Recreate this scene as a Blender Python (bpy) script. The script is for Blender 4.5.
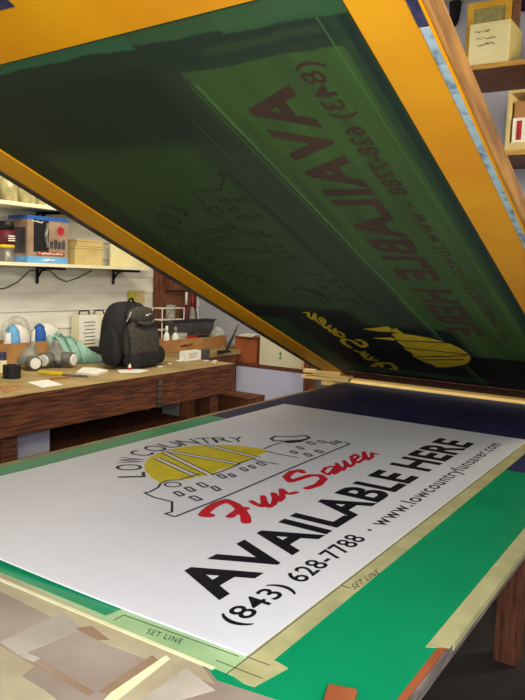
import bpy, bmesh, math, random
from mathutils import Vector, Matrix
random.seed(7)
S = bpy.context.scene
for o in list(bpy.data.objects): bpy.data.objects.remove(o)
COL = S.collection

# ------------------------------------------------------------------ camera
F, YAW, PITCH, ROLL = 719.3, 0.5634, 0.1053, 0.0378
TZ = 0.85                                   # height of the printing table
CAM = Vector((-0.8546, -0.5476, 0.5675 + TZ))
fw = Vector((math.cos(YAW)*math.cos(PITCH), math.sin(YAW)*math.cos(PITCH), -math.sin(PITCH)))
r0 = fw.cross(Vector((0, 0, 1))).normalized(); u0 = r0.cross(fw)
RT = math.cos(ROLL)*r0 + math.sin(ROLL)*u0
UP = -math.sin(ROLL)*r0 + math.cos(ROLL)*u0
cd = bpy.data.cameras.new('camera'); cam = bpy.data.objects.new('camera', cd); COL.objects.link(cam)
cam.matrix_world = Matrix(((RT.x, UP.x, -fw.x, CAM.x), (RT.y, UP.y, -fw.y, CAM.y), (RT.z, UP.z, -fw.z, CAM.z), (0, 0, 0, 1)))
cd.sensor_fit = 'HORIZONTAL'; cd.sensor_width = 36; cd.lens = 36*F/525; cd.clip_start = 0.05
S.camera = cam

# ------------------------------------------------------------------ light
w = bpy.data.worlds.new('world'); S.world = w; w.use_nodes = True
w.node_tree.nodes['Background'].inputs[0].default_value = (1.0, 0.95, 0.88, 1)
w.node_tree.nodes['Background'].inputs[1].default_value = 0.20
def area(name, loc, target, sx, sy, power, color):
    l = bpy.data.lights.new(name, 'AREA'); l.shape = 'RECTANGLE'; l.size = sx; l.size_y = sy
    l.energy = power; l.color = color
    o = bpy.data.objects.new(name, l); COL.objects.link(o); o.location = loc
    o.rotation_euler = (Vector(target) - Vector(loc)).to_track_quat('-Z', 'Y').to_euler()
    return o
area('camera_side_light', (-.98, -.78, 1.62), (.9, .3, 1.0), .30, .22, 14.5, (.95, .96, 1.0))
area('daylight_behind', (-1.9, -0.9, 1.9), (1.2, 0.8, 1.1), 1.0, 0.9, 20, (0.95, 0.95, 1.0))
area('bench_light', (1.9, 2.0, 2.7), (3.0, 3.6, 1.1), 1.6, 0.5, 26, (1.0, 0.91, 0.70))
area('room_light', (3.3, -1.2, 2.5), (4.5, 1.4, 1.0), 1.0, 0.4, 26, (1.0, 0.88, 0.64))
S.view_settings.view_transform = 'Standard'; S.view_settings.look = 'None'
S.view_settings.exposure = 1.0; S.view_settings.gamma = 1.0; S.view_settings.use_curve_mapping = False

# ------------------------------------------------------------------ measuring helpers (points on real planes)
def ray(px): return fw + (px[0]-262.5)/F*RT - (px[1]-350)/F*UP
def onZ(z, x, y):
    d = ray((x, y)); return CAM + d*((z-CAM.z)/d.z)
def onY(v, x, y):
    d = ray((x, y)); return CAM + d*((v-CAM.y)/d.y)
def onX(u, x, y):
    d = ray((x, y)); return CAM + d*((u-CAM.x)/d.x)

# ------------------------------------------------------------------ materials
def lin(c):
    return tuple(((v/255)/12.92 if v/255 <= .04045 else ((v/255+.055)/1.055)**2.4) for v in c) + (1,)
def new_mat(name, rough=.6, metal=0.0, spec=.4):
    m = bpy.data.materials.new(name); m.use_nodes = True; nt = m.node_tree
    b = nt.nodes['Principled BSDF']; b.inputs['Roughness'].default_value = rough; b.inputs['Metallic'].default_value = metal
    b.inputs['Specular IOR Level'].default_value = spec
    return m, nt, b
def N(nt, t, **kw):
    n = nt.nodes.new(t)
    for k, v in kw.items(): setattr(n, k, v)
    return n
def mat(name, c1, c2=None, scale=8, stretch=(1, 1, 1), rough=.6, bump=0.0, metal=0.0, spec=.4, lo=.35, hi=.65, detail=4):
    m, nt, b = new_mat(name, rough, metal, spec)
    if c2 is None: c2 = tuple(max(0, int(v*.88)) for v in c1)
    tc = N(nt, 'ShaderNodeTexCoord'); mp = N(nt, 'ShaderNodeMapping'); mp.inputs['Scale'].default_value = stretch
    no = N(nt, 'ShaderNodeTexNoise'); no.inputs['Scale'].default_value = scale; no.inputs['Detail'].default_value = detail
    cr = N(nt, 'ShaderNodeValToRGB'); cr.color_ramp.elements[0].position = lo; cr.color_ramp.elements[1].position = hi
    cr.color_ramp.elements[0].color = lin(c2); cr.color_ramp.elements[1].color = lin(c1)
    L = nt.links.new
    L(tc.outputs['Object'], mp.inputs[0]); L(mp.outputs[0], no.inputs['Vector']); L(no.outputs['Fac'], cr.inputs[0]); L(cr.outputs[0], b.inputs['Base Color'])
    if bump:
        bp = N(nt, 'ShaderNodeBump'); bp.inputs['Strength'].default_value = bump; bp.inputs['Distance'].default_value = .01
        L(no.outputs['Fac'], bp.inputs['Height']); L(bp.outputs[0], b.inputs['Normal'])
    return m
M = {}
M['wood_dark'] = mat('stained_wood', (118, 66, 38), (62, 30, 18), 6, (1.2, 14, 14), .65, .3)
M['wood_post'] = mat('post_wood', (122, 72, 46), (74, 38, 24), 7, (12, 12, 1), .65, .2)
M['wood_light'] = mat('pale_wood', (236, 206, 138), (200, 164, 98), 5, (14, 1.5, 14), .6, .15)
M['wood_raw'] = mat('weathered_wood', (214, 152, 76), (158, 108, 56), 5, (1.6, 14, 10), .7, .4)
M['shelf_wood'] = mat('shelf_wood', (132, 86, 56), (92, 56, 38), 6, (10, 1.2, 10), .6, .15)
M['lit_shelf_edge'] = mat('lit_shelf_edge_wood', (206, 162, 74), (176, 128, 56), 6, (10, 1.2, 10), .55)  # shelf wood painted paler for the light on its front edge
M['orange'] = mat('orange_varnish', (246, 172, 18), (232, 152, 12), 3.5, (1, 1, 1), .38, .05, spec=.35)
M['orange_edge'] = mat('orange_edge', (250, 200, 60), (232, 168, 40), 8, (1, 1, 1), .4)
M['dark_edge'] = mat('grimy_wood', (96, 84, 62), (46, 36, 28), 6, (1.5, 10, 10), .8, .3)
M['green'] = mat('green_film', (10, 152, 98), (6, 138, 90), 3, (1, 1, 1), .33, .03, spec=.4)
M['navy'] = mat('navy_top', (44, 47, 84), (34, 36, 68), 4, (1, 1, 1), .55, .05, spec=.25)
M['tape'] = mat('masking_tape', (194, 188, 136), (172, 168, 118), 14, (1, 1, 1), .5, .08)
M['tape_green'] = mat('masking_tape_over_green', (176, 204, 150), (150, 186, 130), 10, (1, 1, 1), .5, .08)
M['tape_line'] = mat('tape_edge', (242, 240, 196), (226, 222, 170), 20, (1, 1, 1), .5)
M['tape_yellow'] = mat('aged_masking_tape', (192, 180, 144), (172, 158, 126), 10, (1, 1, 1), .5, .1)
M['edge_side'] = mat('table_edge_grime', (134, 124, 116), (96, 82, 76), 8, (2, 10, 10), .7)
M['panel_pale'] = mat('pale_panel', (196, 198, 222), (184, 186, 212), 3)
M['offcut'] = mat('offcut_wood', (246, 216, 142), (228, 194, 116), 3, (1, 4, 1))
M['kraft'] = mat('paper_worn', (172, 156, 140), (140, 122, 106), 5, (1, 1, 1), .7, .1, lo=.3, hi=.7)
M['kraft_grey'] = mat('paper_grey', (196, 186, 166), (172, 164, 146), 9, (1, 1, 1), .7, .1)
M['kraft_brown'] = mat('paper_brown', (168, 142, 114), (148, 120, 92), 9, (1, 1, 1), .7, .1)
M['bench_top'] = mat('bench_paper', (168, 146, 98), (138, 116, 74), 6, (1, 1, 1), .7, .15)
M['white_sheet'] = mat('corrugated_plastic', (232, 232, 234), (226, 226, 230), 3, (1, 1, 1), .3, 0, spec=.4)
M['ink_black'] = mat('black_ink', (13, 12, 26), (10, 9, 20), 30, (1, 1, 1), .5)
M['ink_red'] = mat('red_ink', (206, 22, 44), (190, 14, 36), 30, (1, 1, 1), .5)
M['ink_yellow'] = mat('yellow_ink', (226, 206, 8), (214, 192, 4), 30, (1, 1, 1), .5)
M['st_brown'] = mat('stencil_brown', (70, 48, 34), (58, 40, 28), 9, (1, 1, 1), .6)
M['st_faint'] = mat('stencil_faint', (34, 46, 28), (28, 40, 24), 12, (1, 1, 1), .6)
M['st_yellow'] = mat('stencil_yellow', (208, 180, 30), (186, 156, 22), 18, (1, 1, 1), .6)  # stencil artwork; light coming through it is put into the yellow
M['blue_tape'] = mat('pale_blue_tape', (176, 200, 206), (96, 118, 132), 34, (1, 1, 1), .55, .2, lo=.3, hi=.5)
M['navy_tape'] = mat('dark_blue_tape', (70, 72, 108), (34, 32, 60), 26, (1, 1, 1), .55, .2)
M['pen'] = mat('pen_ink', (36, 46, 40), (28, 36, 32), 30)
M['white_wall'] = mat('white_boards', (226, 224, 214), (208, 206, 194), 3, (1, 6, 6), .6, .05)
M['lav_wall'] = mat('grey_wall', (178, 178, 190), (166, 166, 180), 2, (1, 1, 1), .8, .05)
M['floor'] = mat('dark_concrete', (52, 46, 42), (30, 27, 25), 3, (1, 1, 1), .8, .2)
M['ceiling'] = mat('ceiling_paint', (200, 196, 186), (190, 186, 176), 3)
M['shelf_white'] = mat('shelf_paint', (232, 226, 198), (220, 212, 180), 5)
M['black'] = mat('black_metal', (20, 19, 22), (14, 13, 16), 9, rough=.5)
M['bag'] = mat('backpack_black', (26, 26, 28), (16, 16, 18), 16, rough=.8, bump=.3)
M['bag_grey'] = mat('backpack_grey', (66, 62, 56), (50, 47, 43), 40, rough=.85, bump=.3)
M['metal'] = mat('dull_metal', (150, 148, 142), (110, 108, 104), 12, rough=.4, metal=.6)
M['grey_plastic'] = mat('grey_rubber', (158, 154, 140), (118, 114, 104), 10, rough=.45, bump=.1)
M['grey_dark'] = mat('dark_grey_plastic', (78, 76, 78), (56, 54, 56), 10, rough=.45)
M['teal'] = mat('teal_cloth', (158, 196, 178), (124, 166, 150), 9, rough=.85, bump=.4)
M['white'] = mat('white_paper', (232, 230, 222), (220, 218, 208), 12)
M['cream'] = mat('cream_card', (236, 226, 178), (226, 214, 160), 5)
M['cream_shaded'] = mat('cream_card_shaded', (196, 178, 112), (182, 164, 100), 5)  # cream card darkened for the shadow side of the box
M['card'] = mat('brown_card', (176, 128, 78), (152, 106, 62), 7)
M['card_orange'] = mat('orange_card', (172, 96, 54), (146, 78, 44), 7)
M['tan_box'] = mat('tan_card', (204, 182, 122), (186, 164, 104), 7)
M['blue'] = mat('blue_print', (36, 96, 176), (28, 80, 156), 12)
M['skyblue'] = mat('sky_blue_print', (108, 168, 214), (90, 150, 200), 12)
M['red'] = mat('red_print', (176, 36, 34), (150, 28, 28), 12)
M['rust'] = mat('rust_print', (176, 84, 48), (140, 60, 36), 12)
M['maroon'] = mat('maroon_print', (96, 22, 40), (78, 16, 30), 12)
M['yellow'] = mat('yellow_print', (222, 192, 40), (204, 172, 30), 12)
M['pink_beige'] = mat('beige_print', (160, 134, 112), (132, 106, 88), 10)
M['lime'] = mat('note_yellow', (196, 192, 60), (178, 172, 50), 10)
M['note_cream'] = mat('note_cream', (206, 186, 130), (192, 170, 114), 10)
M['olive_mesh'] = mat('olive_mesh', (150, 146, 92), (128, 124, 76), 30)
M['frame_yellow'] = mat('frame_yellow', (214, 166, 50), (190, 142, 38), 6, (8, 1, 1))
M['jar'] = mat('jar_straw', (186, 176, 128), (140, 130, 88), 14, rough=.25)
M['black_cloth'] = mat('black_cloth', (24, 22, 24), (14, 12, 14), 8, rough=.9, bump=.4)
M['green_print'] = mat('green_print', (30, 130, 80), (22, 110, 66), 12)
def glass_mat():
    m, nt, b = new_mat('clear_plastic', .15)
    b.inputs['Base Color'].default_value = (.85, .85, .78, 1); b.inputs['Transmission Weight'].default_value = .75; b.inputs['IOR'].default_value = 1.3
    return m
M['clear'] = glass_mat()

def mesh_material():
    """dried emulsion on the screen: coats and strips of different green, each with its own outline, over a base green brightened as if lit from behind"""
    m, nt, b = new_mat('emulsion_screen', .5, 0, .3); L = nt.links.new
    tc = N(nt, 'ShaderNodeTexCoord'); no = N(nt, 'ShaderNodeTexNoise'); no.inputs['Scale'].default_value = 5; no.inputs['Detail'].default_value = 3
    sb = N(nt, 'ShaderNodeVectorMath', operation='SUBTRACT'); sb.inputs[1].default_value = (.5, .5, .5)
    sc = N(nt, 'ShaderNodeVectorMath', operation='SCALE'); sc.inputs['Scale'].default_value = .05
    ad = N(nt, 'ShaderNodeVectorMath', operation='ADD'); sx = N(nt, 'ShaderNodeSeparateXYZ'); sr = N(nt, 'ShaderNodeSeparateXYZ')
    L(tc.outputs['Object'], no.inputs['Vector']); L(no.outputs['Color'], sb.inputs[0]); L(sb.outputs[0], sc.inputs[0])
    L(tc.outputs['Object'], ad.inputs[0]); L(sc.outputs[0], ad.inputs[1]); L(ad.outputs[0], sx.inputs[0]); L(tc.outputs['Object'], sr.inputs[0])
    def edge(src, val, soft, rising):
        mr = N(nt, 'ShaderNodeMapRange'); mr.interpolation_type = 'SMOOTHSTEP'
        mr.inputs['From Min'].default_value = val - soft; mr.inputs['From Max'].default_value = val + soft
        mr.inputs['To Min'].default_value = 0 if rising else 1; mr.inputs['To Max'].default_value = 1 if rising else 0
        L(src, mr.inputs['Value']); return mr.outputs[0]
    def mul(a, c):
        q = N(nt, 'ShaderNodeMath', operation='MULTIPLY'); L(a, q.inputs[0])
        if isinstance(c, float): q.inputs[1].default_value = c
        else: L(c, q.inputs[1])
        return q.outputs[0]
    n2 = N(nt, 'ShaderNodeTexNoise'); n2.inputs['Scale'].default_value = 3.0
    mp = N(nt, 'ShaderNodeMapping'); mp.inputs['Scale'].default_value = (.6, 6, 1); L(tc.outputs['Object'], mp.inputs[0]); L(mp.outputs[0], n2.inputs['Vector'])
    cr = N(nt, 'ShaderNodeValToRGB'); cr.color_ramp.elements[0].position = .35; cr.color_ramp.elements[1].position = .7
    cr.color_ramp.elements[0].color = lin((52, 76, 36)); cr.color_ramp.elements[1].color = lin((64, 96, 44)); L(n2.outputs['Fac'], cr.inputs[0])  # lettering zone: light shining through the mesh is put into this brighter green
    cur = cr.outputs[0]
    # u0,u1,v0,v1,colour,wobbly?,softness,opacity      (u, v measured like the sheet on the table)
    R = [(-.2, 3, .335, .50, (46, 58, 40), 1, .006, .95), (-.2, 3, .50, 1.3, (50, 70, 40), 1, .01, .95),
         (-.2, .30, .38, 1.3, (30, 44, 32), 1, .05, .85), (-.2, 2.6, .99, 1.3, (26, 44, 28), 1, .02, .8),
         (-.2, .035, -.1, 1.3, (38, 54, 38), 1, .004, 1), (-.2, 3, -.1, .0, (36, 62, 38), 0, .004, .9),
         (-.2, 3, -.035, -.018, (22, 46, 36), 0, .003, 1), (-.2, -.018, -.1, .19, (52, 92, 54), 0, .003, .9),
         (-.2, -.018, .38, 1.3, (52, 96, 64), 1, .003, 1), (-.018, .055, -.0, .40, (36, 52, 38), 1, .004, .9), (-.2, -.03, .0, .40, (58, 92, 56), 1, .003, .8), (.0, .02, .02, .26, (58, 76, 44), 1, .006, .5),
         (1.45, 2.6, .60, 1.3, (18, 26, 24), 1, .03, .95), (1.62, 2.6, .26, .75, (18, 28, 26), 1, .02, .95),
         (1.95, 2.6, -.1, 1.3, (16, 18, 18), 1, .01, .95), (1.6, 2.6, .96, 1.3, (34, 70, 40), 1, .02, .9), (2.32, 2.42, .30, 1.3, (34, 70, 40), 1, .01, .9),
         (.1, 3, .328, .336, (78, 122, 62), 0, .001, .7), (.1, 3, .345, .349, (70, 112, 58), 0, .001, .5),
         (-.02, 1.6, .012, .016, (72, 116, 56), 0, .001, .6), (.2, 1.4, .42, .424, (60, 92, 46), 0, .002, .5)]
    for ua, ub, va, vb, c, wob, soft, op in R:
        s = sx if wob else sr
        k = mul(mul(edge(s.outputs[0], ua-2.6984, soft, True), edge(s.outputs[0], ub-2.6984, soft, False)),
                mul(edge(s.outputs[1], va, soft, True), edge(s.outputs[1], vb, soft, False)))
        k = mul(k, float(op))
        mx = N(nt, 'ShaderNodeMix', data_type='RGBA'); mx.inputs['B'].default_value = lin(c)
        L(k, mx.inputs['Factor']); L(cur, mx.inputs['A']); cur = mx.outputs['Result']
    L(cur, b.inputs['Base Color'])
    return m
M['mesh'] = mesh_material()

# ------------------------------------------------------------------ mesh helpers
def box(bm, x0, x1, y0, y1, z0, z1, bev=0.0, rot=None, org=None):
    bv = bmesh.new(); bmesh.ops.create_cube(bv, size=1)
    for v in bv.verts: v.co = Vector((x0+(v.co.x+.5)*(x1-x0), y0+(v.co.y+.5)*(y1-y0), z0+(v.co.z+.5)*(z1-z0)))
    if bev: bmesh.ops.bevel(bv, geom=bv.edges[:], offset=bev, segments=2, affect='EDGES', profile=.5)
    if rot is not None:
        o = Vector(org) if org else Vector(((x0+x1)/2, (y0+y1)/2, z0)); bmesh.ops.rotate(bv, cent=o, matrix=rot, verts=bv.verts[:])
    merge(bm, bv)
def merge(bm, bv):
    me = bpy.data.meshes.new('t'); bv.to_mesh(me); bv.free(); bm.from_mesh(me); bpy.data.meshes.remove(me)
def prism(bm, poly, z0, z1):
    a = [bm.verts.new((p[0], p[1], z0)) for p in poly]; c = [bm.verts.new((p[0], p[1], z1)) for p in poly]
    n = len(poly); bm.faces.new(list(reversed(a))); bm.faces.new(c)
    for i in range(n): bm.faces.new((a[i], a[(i+1) % n], c[(i+1) % n], c[i]))
def frus(bm, p0, p1, ra, rb, seg=14, cap=True):
    p0, p1 = Vector(p0), Vector(p1); q = (p1-p0).to_track_quat('Z', 'Y')
    R = []
    for p, r in ((p0, ra), (p1, rb)):
        R.append([bm.verts.new(p + q @ Vector((r*math.cos(2*math.pi*i/seg), r*math.sin(2*math.pi*i/seg), 0))) for i in range(seg)])
    for i in range(seg): bm.faces.new((R[0][i], R[0][(i+1) % seg], R[1][(i+1) % seg], R[1][i]))
    if cap: bm.faces.new(list(reversed(R[0]))); bm.faces.new(R[1])
def lathe(bm, prof, c=(0, 0, 0), seg=20):
    rings = []
    for r, z in prof: rings.append([bm.verts.new((c[0]+r*math.cos(2*math.pi*i/seg), c[1]+r*math.sin(2*math.pi*i/seg), c[2]+z)) for i in range(seg)])
    for a, b_ in zip(rings, rings[1:]):
        for i in range(seg): bm.faces.new((a[i], a[(i+1) % seg], b_[(i+1) % seg], b_[i]))
    bm.faces.new(list(reversed(rings[0]))); bm.faces.new(rings[-1])
def tube(bm, pts, r, seg=8):
    pts = [Vector(p) for p in pts]; rings = []
    for i, p in enumerate(pts):
        d = (pts[min(i+1, len(pts)-1)] - pts[max(i-1, 0)]).normalized(); q = d.to_track_quat('Z', 'Y')
        rings.append([bm.verts.new(p + q @ Vector((r*math.cos(2*math.pi*k/seg), r*math.sin(2*math.pi*k/seg), 0))) for k in range(seg)])
    for a, b_ in zip(rings, rings[1:]):
        for i in range(seg): bm.faces.new((a[i], a[(i+1) % seg], b_[(i+1) % seg], b_[i]))
    bm.faces.new(list(reversed(rings[0]))); bm.faces.new(rings[-1])
def stroke(bm, pts, width, z0, z1, closed=False, rnd=True):
    """flat pen stroke of a given width laid along a polyline"""
    P = [Vector((p[0], p[1])) for p in pts]
    if closed: P = P + [P[0]]
    for k, (a, c) in enumerate(zip(P, P[1:])):
        d = c-a
        if d.length < 1e-6: continue
        d.normalize(); n = Vector((-d.y, d.x))*width/2
        prism(bm, [a-n, c-n, c+n, a+n], z0, z1 + k*1e-6)
    if rnd:
        for k, p in enumerate(P):
            prism(bm, [(p.x+width/2*math.cos(t*math.pi/4), p.y+width/2*math.sin(t*math.pi/4)) for t in range(8)], z0, z1 + 1e-5 + k*1e-6)
def obj(name, bm, m, parent=None, smooth=False, loc=None):
    bmesh.ops.recalc_face_normals(bm, faces=bm.faces[:])
    me = bpy.data.meshes.new(name); bm.to_mesh(me); bm.free()
    for k in (m if isinstance(m, (list, tuple)) else [m]): me.materials.append(M[k])
    if smooth:
        for p in me.polygons: p.use_smooth = True
    o = bpy.data.objects.new(name, me); COL.objects.link(o)
    if parent: o.parent = parent
    if loc: o.location = loc
    return o
def B(): return bmesh.new()
def tag(o, label, cat, group=None):
    o['label'] = label; o['category'] = cat
    if group: o['group'] = group
    return o
def thing(name, label, cat, loc=(0, 0, 0), rot=(0, 0, 0), group=None):
    o = bpy.data.objects.new(name, None); COL.objects.link(o); o.empty_display_size = .05
    o.location = loc; o.rotation_euler = rot
    return tag(o, label, cat, group)
def struct(name, bm, m):
    o = obj(name, bm, m); o['kind'] = 'structure'; return o
def bx(name, m, parent, x0, x1, y0, y1, z0, z1, bev=0.0, rot=None):
    bm = B(); box(bm, x0, x1, y0, y1, z0, z1, bev, rot); return obj(name, bm, m, parent)
_text_cache = {}
def text_mesh(s, bold=0.0, spacing=1.0, shear=0.0):
    k = (s, bold, spacing, shear)
    if k in _text_cache: return _text_cache[k]
    c = bpy.data.curves.new('t', 'FONT'); c.body = s; c.offset = bold; c.space_character = spacing; c.shear = shear; c.resolution_u = 5; c.fill_mode = 'FRONT'
    o = bpy.data.objects.new('t', c); COL.objects.link(o); bpy.context.view_layer.update()
    me = bpy.data.meshes.new_from_object(o.evaluated_get(bpy.context.evaluated_depsgraph_get()))
    bpy.data.objects.remove(o); V = [v.co.copy() for v in me.vertices]; Fc = [tuple(p.vertices) for p in me.polygons]
    bpy.data.meshes.remove(me); _text_cache[k] = (V, Fc); return V, Fc
def put_text(bm, s, fn, bold=0.0, spacing=1.0, shear=0.0, th=.0003):
    """fn maps the text's own unit box (0..1, 0..1) to a 3D point; returns solid thin letters"""
    V, Fc = text_mesh(s, bold, spacing, shear)
    x0 = min(v.x for v in V); x1 = max(v.x for v in V); y0 = min(v.y for v in V); y1 = max(v.y for v in V)
    pts = [Vector(fn((v.x-x0)/(x1-x0), (v.y-y0)/(y1-y0))) for v in V]
    vs = [bm.verts.new(p) for p in pts]
    for f in Fc:
        try: bm.faces.new([vs[i] for i in f])
        except ValueError: pass

# ================================================================== STRUCTURE
LW, BW = 3.7, 4.7      # left wall (y) and back wall (x)
bm = B(); box(bm, -3, BW+.1, -3, LW+.1, -.1, 0); struct('floor', bm, 'floor')
bm = B(); box(bm, -.4, BW+.1, -1.9, LW+.1, 3.5, 3.6); struct('ceiling', bm, 'ceiling')
bm = B(); box(bm, BW, BW+.1, -3, LW+.1, 0, 3.5); struct('wall_back', bm, 'lav_wall')
bm = B(); box(bm, -2.2, BW, LW+.012, LW+.1, 0, 3.5)
k = 0
while k*.135 < 3.5:       # lapped boards
    z = k*.135; zt = min(z+.129, 3.5)
    a = [bm.verts.new(p) for p in ((-2.2, LW+.002, z), (BW, LW+.002, z), (BW, LW+.012, zt), (-2.2, LW+.012, zt))]
    c = [bm.verts.new(p) for p in ((-2.2, LW+.02, z), (BW, LW+.02, z), (BW, LW+.02, zt), (-2.2, LW+.02, zt))]
    for q in ((a[0], a[1], a[2], a[3]), (a[0], a[1], c[1], c[0]), (a[3], a[2], c[2], c[3])): bm.faces.new(q)
    k += 1
struct('wall_left', bm, 'white_wall')

# ================================================================== PRINTING TABLE
T = thing('printing_table', 'large low press table with green film top, taped edges and brown wooden legs', 'table', (1.3, .45, 0))
def tb(name, m, *a, **k):
    o = bx(name, m, T, *a, **k); o.location = (-1.3, -.45, 0); return o
def tobj(name, bm, m):
    o = obj(name, bm, m, T); o.location = (-1.3, -.45, 0); return o
VR, VL = -.236, 1.142
tb('tabletop', 'wood_dark', -.34, 2.66, VR, VL, TZ-.03, TZ-.001)
tb('edge_strip', 'edge_side', -.05, 2.66, VR-.003, VR, TZ-.024, TZ-.001)
bm = B(); prism(bm, [(-.075, .0), (-.05, VR+.002), (.19, VR+.002), (1.36, VR+.002), (1.42, VL-.018), (-.02, VL-.018), (-.045, .05)], TZ-.001, TZ+.0004)
tobj('green_film', bm, 'green')
bm = B(); prism(bm, [(1.36, VR+.002), (2.66, VR+.002), (2.66, VL-.018), (1.42, VL-.018)], TZ-.001, TZ+.0003); tobj('navy_top', bm, 'navy')  # far part of the top, coloured navy instead of green
tb('edge_tape', 'bench_top', -.02, 2.66, VL-.018, VL+.002, TZ-.001, TZ+.001)
# right tape strip folded over the edge, ends before the near corner
bm = B(); prism(bm, [(.19, VR+.028), (.21, VR-.004), (2.5, VR-.004), (2.5, VR+.028)], TZ, TZ+.0012); box(bm, .23, 2.5, VR-.0045, VR-.003, TZ-.012, TZ)
tobj('edge_tape', bm, 'tape')
# pale bare wood where the tape has ended
bm = B(); prism(bm, [(-.3, VR+.010), (-.3, VR), (.207, VR), (.205, VR+.012)], TZ, TZ+.001); tobj('bare_edge', bm, 'card_orange')
# register tapes round the sheet
bm = B(); prism(bm, [(.014, -.037), (.0, -.006), (.0, .001), (1.83, .001), (1.83, -.038), (.3, -.037)], TZ+.0004, TZ+.001)
tobj('register_tape', bm, 'tape')
bm = B(); prism(bm, [(-.060, -.036), (-.058, -.052), (.010, -.066), (.016, -.043), (.012, -.002), (-.05, -.002)], TZ+.0006, TZ+.0013); tobj('register_tape', bm, 'tape')
bm = B(); prism(bm, [(-.048, .26), (-.053, -.02), (.004, -.02), (.004, .252)], TZ+.0004, TZ+.0011); tobj('register_tape', bm, 'tape_green')
bm = B(); prism(bm, [(-.036, 1.12), (-.052, .04), (-.035, .04), (-.012, 1.12)], TZ+.0004, TZ+.0009); tobj('front_tape', bm, 'tape_green')
bm = B(); prism(bm, [(-.038, 1.12), (-.058, .02), (-.051, .02), (-.031, 1.12)], TZ+.001, TZ+.0022); tobj('tape_edge_line', bm, 'tape_line')
# worn papers and tapes covering the near end
bm = B(); prism(bm, [(-.335, VL), (-.335, VR+.002), (-.05, VR+.002), (-.06, -.02), (-.04, VL)], TZ-.001, TZ+.0002); tobj('kraft_paper', bm, 'kraft')
def strip(name, m, pts, z):
    bm = B(); prism(bm, [tuple(onZ(TZ+z, *p))[:2] for p in pts], TZ+z-.0005, TZ+z); return tobj(name, bm, m)
strip('masking_tape', 'tape_yellow', [(0, 573), (200, 663), (215, 684), (110, 645), (0, 591)], .0010)
strip('paper_strip', 'kraft_grey', [(0, 642), (62, 612), (82, 628), (45, 645), (18, 655)], .0012)
strip('masking_tape', 'tape_yellow', [(0, 645), (35, 666), (22, 676), (45, 690), (60, 702), (0, 706)], .0014)
strip('paper_strip', 'kraft_brown', [(34, 662), (40, 661), (94, 692), (88, 695)], .0019)
strip('paper_strip', 'kraft_grey', [(40, 658), (34, 662), (20, 656), (26, 652)], .0017)
strip('paper_strip', 'kraft_brown', [(152, 655), (158, 660), (108, 694), (98, 692)], .0013)
strip('masking_tape', 'tape_line', [(166, 655), (174, 662), (120, 700), (104, 700), (110, 693)], .0016)
strip('masking_tape', 'tape_yellow', [(170, 659), (186, 668), (140, 700), (118, 700)], .0018)
strip('paper_strip', 'kraft_grey', [(186, 668), (178, 674), (140, 700), (165, 704), (215, 690)], .0012)
strip('paper_strip', 'kraft_brown', [(75, 628), (98, 640), (110, 640), (92, 626)], .0013)
# pencilled marks
z = TZ+.0012
def writing(a, c, up, txt):
    A_, C_, U_ = onZ(z, *a), onZ(z, *c), onZ(z, *up); bm = B()
    put_text(bm, txt, lambda q, b_: A_ + (C_-A_)*q + (U_-A_)*b_ + Vector((0, 0, .0003)), spacing=1.2, shear=.1); tobj('pen_writing', bm, 'pen')
writing((146, 633.5), (181, 644.5), (149, 628.5), 'SET LINE')
writing((354, 590), (380, 573.5), (351, 585), 'SET LINE')
bm = B()
stroke(bm, [(-.058, -.003), (.0, -.003)], .0013, z+.0003, z+.0006); stroke(bm, [(-.035, .03), (-.035, -.05)], .0013, z+.0003, z+.0006); stroke(bm, [(.0, -.001), (-.0, -.04)], .0013, z+.0003, z+.0006)
stroke(bm, [(-.01, -.003), (1.7, -.003)], .0014, z-.0002, z+.0004)
stroke(bm, [(.31, -.004), (.31, -.022)], .002, z, z+.0004)
stroke(bm, [(-.012, .235), (-.006, .01)], .0013, z, z+.0004); stroke(bm, [(-.035, .235), (-.012, .235)], .0013, z, z+.0004)
tobj('pencil_marks', bm, 'pen')
# frame and legs
tb('apron', 'wood_dark', -.30, 2.62, VR+.10, VR+.14, TZ-.14, TZ-.03, bev=.003)
tb('apron', 'wood_dark', -.30, 2.62, VL-.14, VL-.10, TZ-.14, TZ-.03, bev=.003)
tb('apron', 'wood_dark', -.30, -.26, VR+.14, VL-.14, TZ-.14, TZ-.03, bev=.003)
tb('apron', 'wood_dark', 2.58, 2.62, VR+.14, VL-.14, TZ-.14, TZ-.03, bev=.003)
for x in (-.24, 1.86):
    for y in (.015, .95): tb('leg', 'wood_post', x-.045, x+.045, y-.045, y+.045, 0, TZ-.03, bev=.004)
for y in (-.03, .95): tb('leg', 'wood_post', 2.5-.045, 2.5+.045, y-.045, y+.045, 0, TZ-.03, bev=.004)

# hinge bar along the far end
H = thing('hinge_bar', 'pale wooden hinge bar along the far end of the press table', 'bar', (2.72, .45, TZ-.03))
def hb(name, m, *a, **k):
    o = bx(name, m, H, *a, **k); o.location = (-2.72, -.45, -TZ+.03); return o
hb('board', 'offcut', 2.66, 2.75, VR-.3, 1.28, TZ-.03, TZ+.002, bev=.002)
hb('board', 'offcut', 2.785, 2.90, VR-.3, 1.28, TZ-.03, TZ+.024, bev=.002)
hb('board', 'dark_edge', 2.75, 2.785, VR-.3, 1.28, TZ-.03, TZ-.004, bev=.001)  # dark strip standing in for the shaded gap between the two boards

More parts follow.
